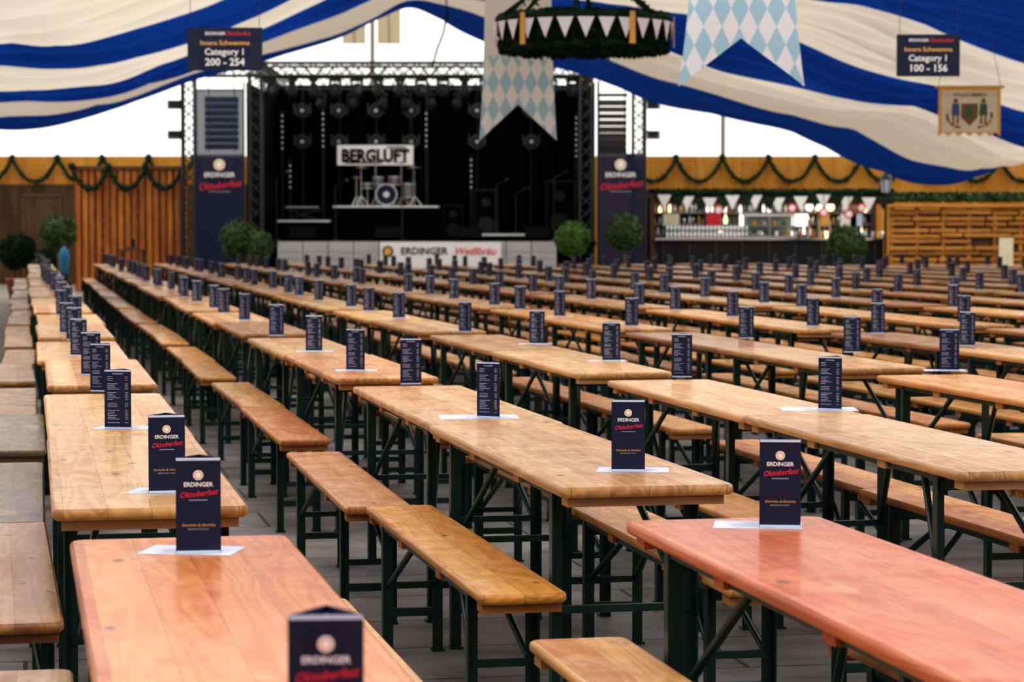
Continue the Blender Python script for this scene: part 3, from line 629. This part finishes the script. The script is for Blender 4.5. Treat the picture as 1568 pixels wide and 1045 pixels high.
while z<2.0:
    x=8.75
    while x<14:
        w_=U(.5,1.2)
        if R()>.06: mb.box((x+w_/2,56.1+U(-.03,.03),z+.045+U(-.015,.015)),(w_-.04,.025,.085),M_pal)
        x+=w_
    z+=.135
for x in np.arange(8.8,14,.6): mb.box((x,56.18,1.0),(.09,.1,2.0),M_pal)
mb.box((11.4,56.24,1.0),(5.2,.02,1.9),M_bwood); mb.box((11.4,56.15,2.04),(5.3,.3,.06),M_pal); mb.obj('pallet_wall')
mb=MB(); mb.tube([(8.8+i*.1,56.1,2.2) for i in range(52)],.08,M_leaf,jit=.4)
for _ in range(2600): mb.leaf((U(8.75,14),56.1+U(-.12,.12),2.2+U(-.07,.15)),.09,M_fir if R()<.5 else M_leaf)
mb.obj('planter_hedge')
mb=MB(); mb.box((0,0,.65),(.32,.03,1.3),M_cream); mb.box((0,.15,.5),(.3,.03,1.0),M_bwood); mb.box((0,.08,.03),(.4,.25,.06),M_bwood); mb.obj('cream_a_board',(11.15,54.6,0))
mb=MB(); mb.lathe([(0,0),(.10,0),(.14,.3),(.11,.33)],M_grey,n=6,smooth=False); mb.lathe([(.17,.31),(.05,.45),(.02,.5),(0,.52)],M_blk2,n=6,smooth=False)
for a in range(6): mb.cyl((.1*math.cos(a*1.047),.1*math.sin(a*1.047),0),(.145*math.cos(a*1.047),.145*math.sin(a*1.047),.32),.012,M_blk2)
mb.cyl((0,0,-2.35),(0,0,0),.03,M_blk2); mb.lathe([(0,-2.35),(.18,-2.35),(.16,-2.3),(.03,-2.2)],M_blk2,n=12); mb.obj('street_lantern',(8.75,56.7,2.35))
# ---------------------------------------------------------------- hanging items
def hsign(x0,x1,y,z0,z1,rng):
    mb=MB(); c=(x0+x1)/2; w_=x1-x0; h=z1-z0; mb.box((c,y,(z0+z1)/2),(w_,.012,h),M_navy); M=face(c,y-.008,z0)
    text(mb,'ERDINGER',h*.10,M_white,M@T((-.1,h*.86,0)),bold=.02); text(mb,'Oktoberfest',h*.12,M_red,M@T((.13,h*.86,0)),shear=.35,bold=.01)
    text(mb,'Innere Schwemme',h*.155,M_gold,M@T((0,h*.64,0)),bold=.02); text(mb,'Category 1',h*.21,M_white,M@T((0,h*.43,0)),bold=.02); text(mb,rng,h*.24,M_white,M@T((0,h*.19,0)),bold=.022)
    for xx in(x0+.03,x1-.03): mb.cyl((xx,y,z1),(xx,y,ceil_h(xx,y)-.03),.003,M_dalu,n=4)
    mb.obj('hanging_category_sign')
hsign(-3.34,-2.57,25,3.12,3.56,'200 - 254'); hsign(3.96,4.61,25,3.06,3.49,'100 - 156')
M_loz=fabric('lozenge_cloth',(.8,.8,.8),.35,uvcheck=((.80,.83,.82),(.40,.62,.70)))
M_plainf=fabric('plain_flag_cloth',(.78,.77,.76),.35)
def flag(nm,y,cx,wt,wb,zt,zn,zb,lw,lh,plain=None):
    me=bpy.data.meshes.new(nm); n=16; m=34; vs=[];uvs=[];fs=[];mi=[]
    for j in range(m+1):
        for i in range(n+1):
            u=i/n; v=j/m; zbot=zn+(zb-zn)*abs(2*u-1)**1.0
            z=zt+(zbot-zt)*v; w_=wt+(wb-wt)*v**2.0; x=cx+(u-.5)*w_
            vs.append((x,y+.03*math.sin(u*9+v*3)+.02*math.sin(v*7),z)); uvs.append((x/lw+z/lh,x/lw-z/lh))
    for j in range(m):
        for i in range(n):
            a=j*(n+1)+i; fs.append((a,a+n+1,a+n+2,a+1)); mi.append(1 if plain and (vs[a][2]>plain) else 0)
    me.from_pydata(vs,[],fs); me.materials.append(M_loz); me.materials.append(M_plainf); me.polygons.foreach_set('material_index',mi); me.polygons.foreach_set('use_smooth',[True]*len(fs))
    ul=me.uv_layers.new()
    for l in me.loops: ul.data[l.index].uv=uvs[l.vertex_index]
    o=put(nm,me)
    mb=MB(); mb.cyl((cx-wt/2-.05,y,zt),(cx+wt/2+.05,y,zt),.018,M_brown)
    for q in(-1,1): mb.cyl((cx+q*wt/2,y,zt),(cx+q*wt/2*.8,y,ceil_h(cx+q*wt*.4,y)-.03),.004,M_brown,n=4)
    if plain:
        M=face(cx,y-.07,0); text(mb,'ЯI',.17,M_grey,M@T((-.22,3.93,0)),shear=.1); text(mb,'WILLKOMMEN',.09,M_red,M@T((0.02,3.74,0)),shear=-.2)
    mb.obj('pole',parent=o)
flag('bavarian_swallowtail_flag',30,.075,.82,.96,4.6,3.03,2.58,.155,.33,plain=3.62)
flag('bavarian_swallowtail_flag',20,1.89,.80,1.04,4.2,3.06,2.66,.15,.30)
# wreath chandelier
mb=MB(); cx,cy,cz,RR=.82,28,3.72,.96
def ringpts(r,z): return [(cx+r*math.cos(a),cy+r*math.sin(a),z) for a in np.linspace(0,2*math.pi,61)]
mb.tube(ringpts(RR,cz+.17),.05,M_fir,jit=.35,n=8); mb.tube(ringpts(RR*.96,cz-.14),.05,M_fir,jit=.35,n=8); mb.tube(ringpts(RR*.95,cz),.02,M_fir)
mb.lathe([(RR*.95,-.15),(RR*.96,.0),(RR*.95,.18)],M_fir,c=(cx,cy,cz),n=60)
for _ in range(7500):
    a=U(0,6.283); q=R(); z=cz+.17 if q<.4 else (cz-.14 if q<.75 else cz+U(-.12,.15)); r=RR*.97+U(-.06,.05); mb.leaf((cx+r*math.cos(a),cy+r*math.sin(a),z+U(-.06,.06)),.075,M_fir)
nt_=28
for k in range(nt_):
    a=2*math.pi*k/nt_; d=.092; r=RR+.085
    p=lambda aa,z,rr=r:(cx+rr*math.cos(aa),cy+rr*math.sin(aa),z)
    mb.add([p(a-d,cz+.13),p(a+d,cz+.13),p(a,cz-.10,r-.01)],[(0,1,2)],M_white)
for a in(-2.3,-1.05,-.2,.9,2.4):
    p=lambda aa,z,rr=RR+.095:(cx+rr*math.cos(aa),cy+rr*math.sin(aa),z); mb.add([p(a-.035,cz+.2),p(a+.035,cz+.2),p(a+.04,cz-.16),p(a-.04,cz-.16)],[(0,1,2,3)],M_gold)
for a in np.arange(.4,6.3,1.047):
    pp=[]; 
    for i in range(8): u=i/7; pp.append((cx+(RR*(1-u)+.02)*math.cos(a),cy+(RR*(1-u)+.02)*math.sin(a),cz+.2+.75*u)); 
    mb.tube(pp,.028,M_fir,jit=.4)
    for q_ in range(60): u=R(); mb.leaf((cx+RR*(1-u)*math.cos(a)+U(-.04,.04),cy+RR*(1-u)*math.sin(a)+U(-.04,.04),cz+.2+.75*u+U(-.04,.04)),.06,M_fir)
mb.cyl((cx,cy,cz+.95),(cx,cy,ceil_h(cx,cy)-.03),.012,M_brown); mb.obj('wreath_chandelier')
# crest tapestry
mb=MB(); cx_,cy_=6.6,35; M=face(cx_,cy_,3.18)
pts=[(-.45,.34),(.45,.36)]+[(.45-i*.9/12,-.33+(.035 if i%2 else -.02)) for i in range(13)]
mb.add([(x,y,0) for x,y in pts],[tuple(range(len(pts)-1,-1,-1))],M_gold,M)
rect(mb,0,.01,.80,.60,M_cream,M@T((0,0,.003)))
M_br=mat('crest_brown',(.22,.12,.05),.7); M_gn=mat('crest_green',(.06,.14,.08),.7); M_bl=mat('crest_blue',(.05,.12,.3),.7)
mb.add([(-.12,.12,0),(.12,.12,0),(.12,-.08,0),(0,-.2,0),(-.12,-.08,0)],[(4,3,2,1,0)],M_br,M@T((0,0,.006))); rect(mb,0,0,.1,.16,M_gn,M@T((0,0,.008)))
for sx in(-1,1):
    disc(mb,.035,M_br,M@T((sx*.2,.16,.006))); mb.add([(sx*.2-.05,.12,0),(sx*.2+.05,.12,0),(sx*.2+.06,-.05,0),(sx*.2-.06,-.05,0)],[(3,2,1,0)],M_bl if sx<0 else M_gn,M@T((0,0,.006))); 
    for q in(-.03,.03): rect(mb,sx*.2+q,-.11,.03,.13,M_br,M@T((0,0,.006)))
    for k in range(30): a=U(0,1.9); disc(mb,U(.012,.022),random.choice([M_gn,M_br,M_gold]),M@T((sx*(.12+.2*math.sin(a)),-.22+.16*(1-math.cos(a)),.005+.0003*k)),6)
text(mb,'WILLKOMMEN',.075,M_br,M@T((0,.245,.006)),bold=.02)
mb.cyl((cx_-.5,cy_,3.54),(cx_+.5,cy_,3.54),.018,M_gold)
for q in(-1,1): mb.cyl((cx_+q*.45,cy_,3.54),(cx_+q*.3,cy_,ceil_h(cx_+q*.3,cy_)-.25),.004,M_brown,n=4)
mb.obj('crest_tapestry')
mb=MB(); mb.tube([(-1.25,46,5.85),(-1.22,46,5.6),(-1.3,46,5.2),(-1.42,46,4.9),(-1.5,46,4.6)],.022,M_blk2); mb.obj('hanging_cable')
print('objs',len(bpy.data.objects))
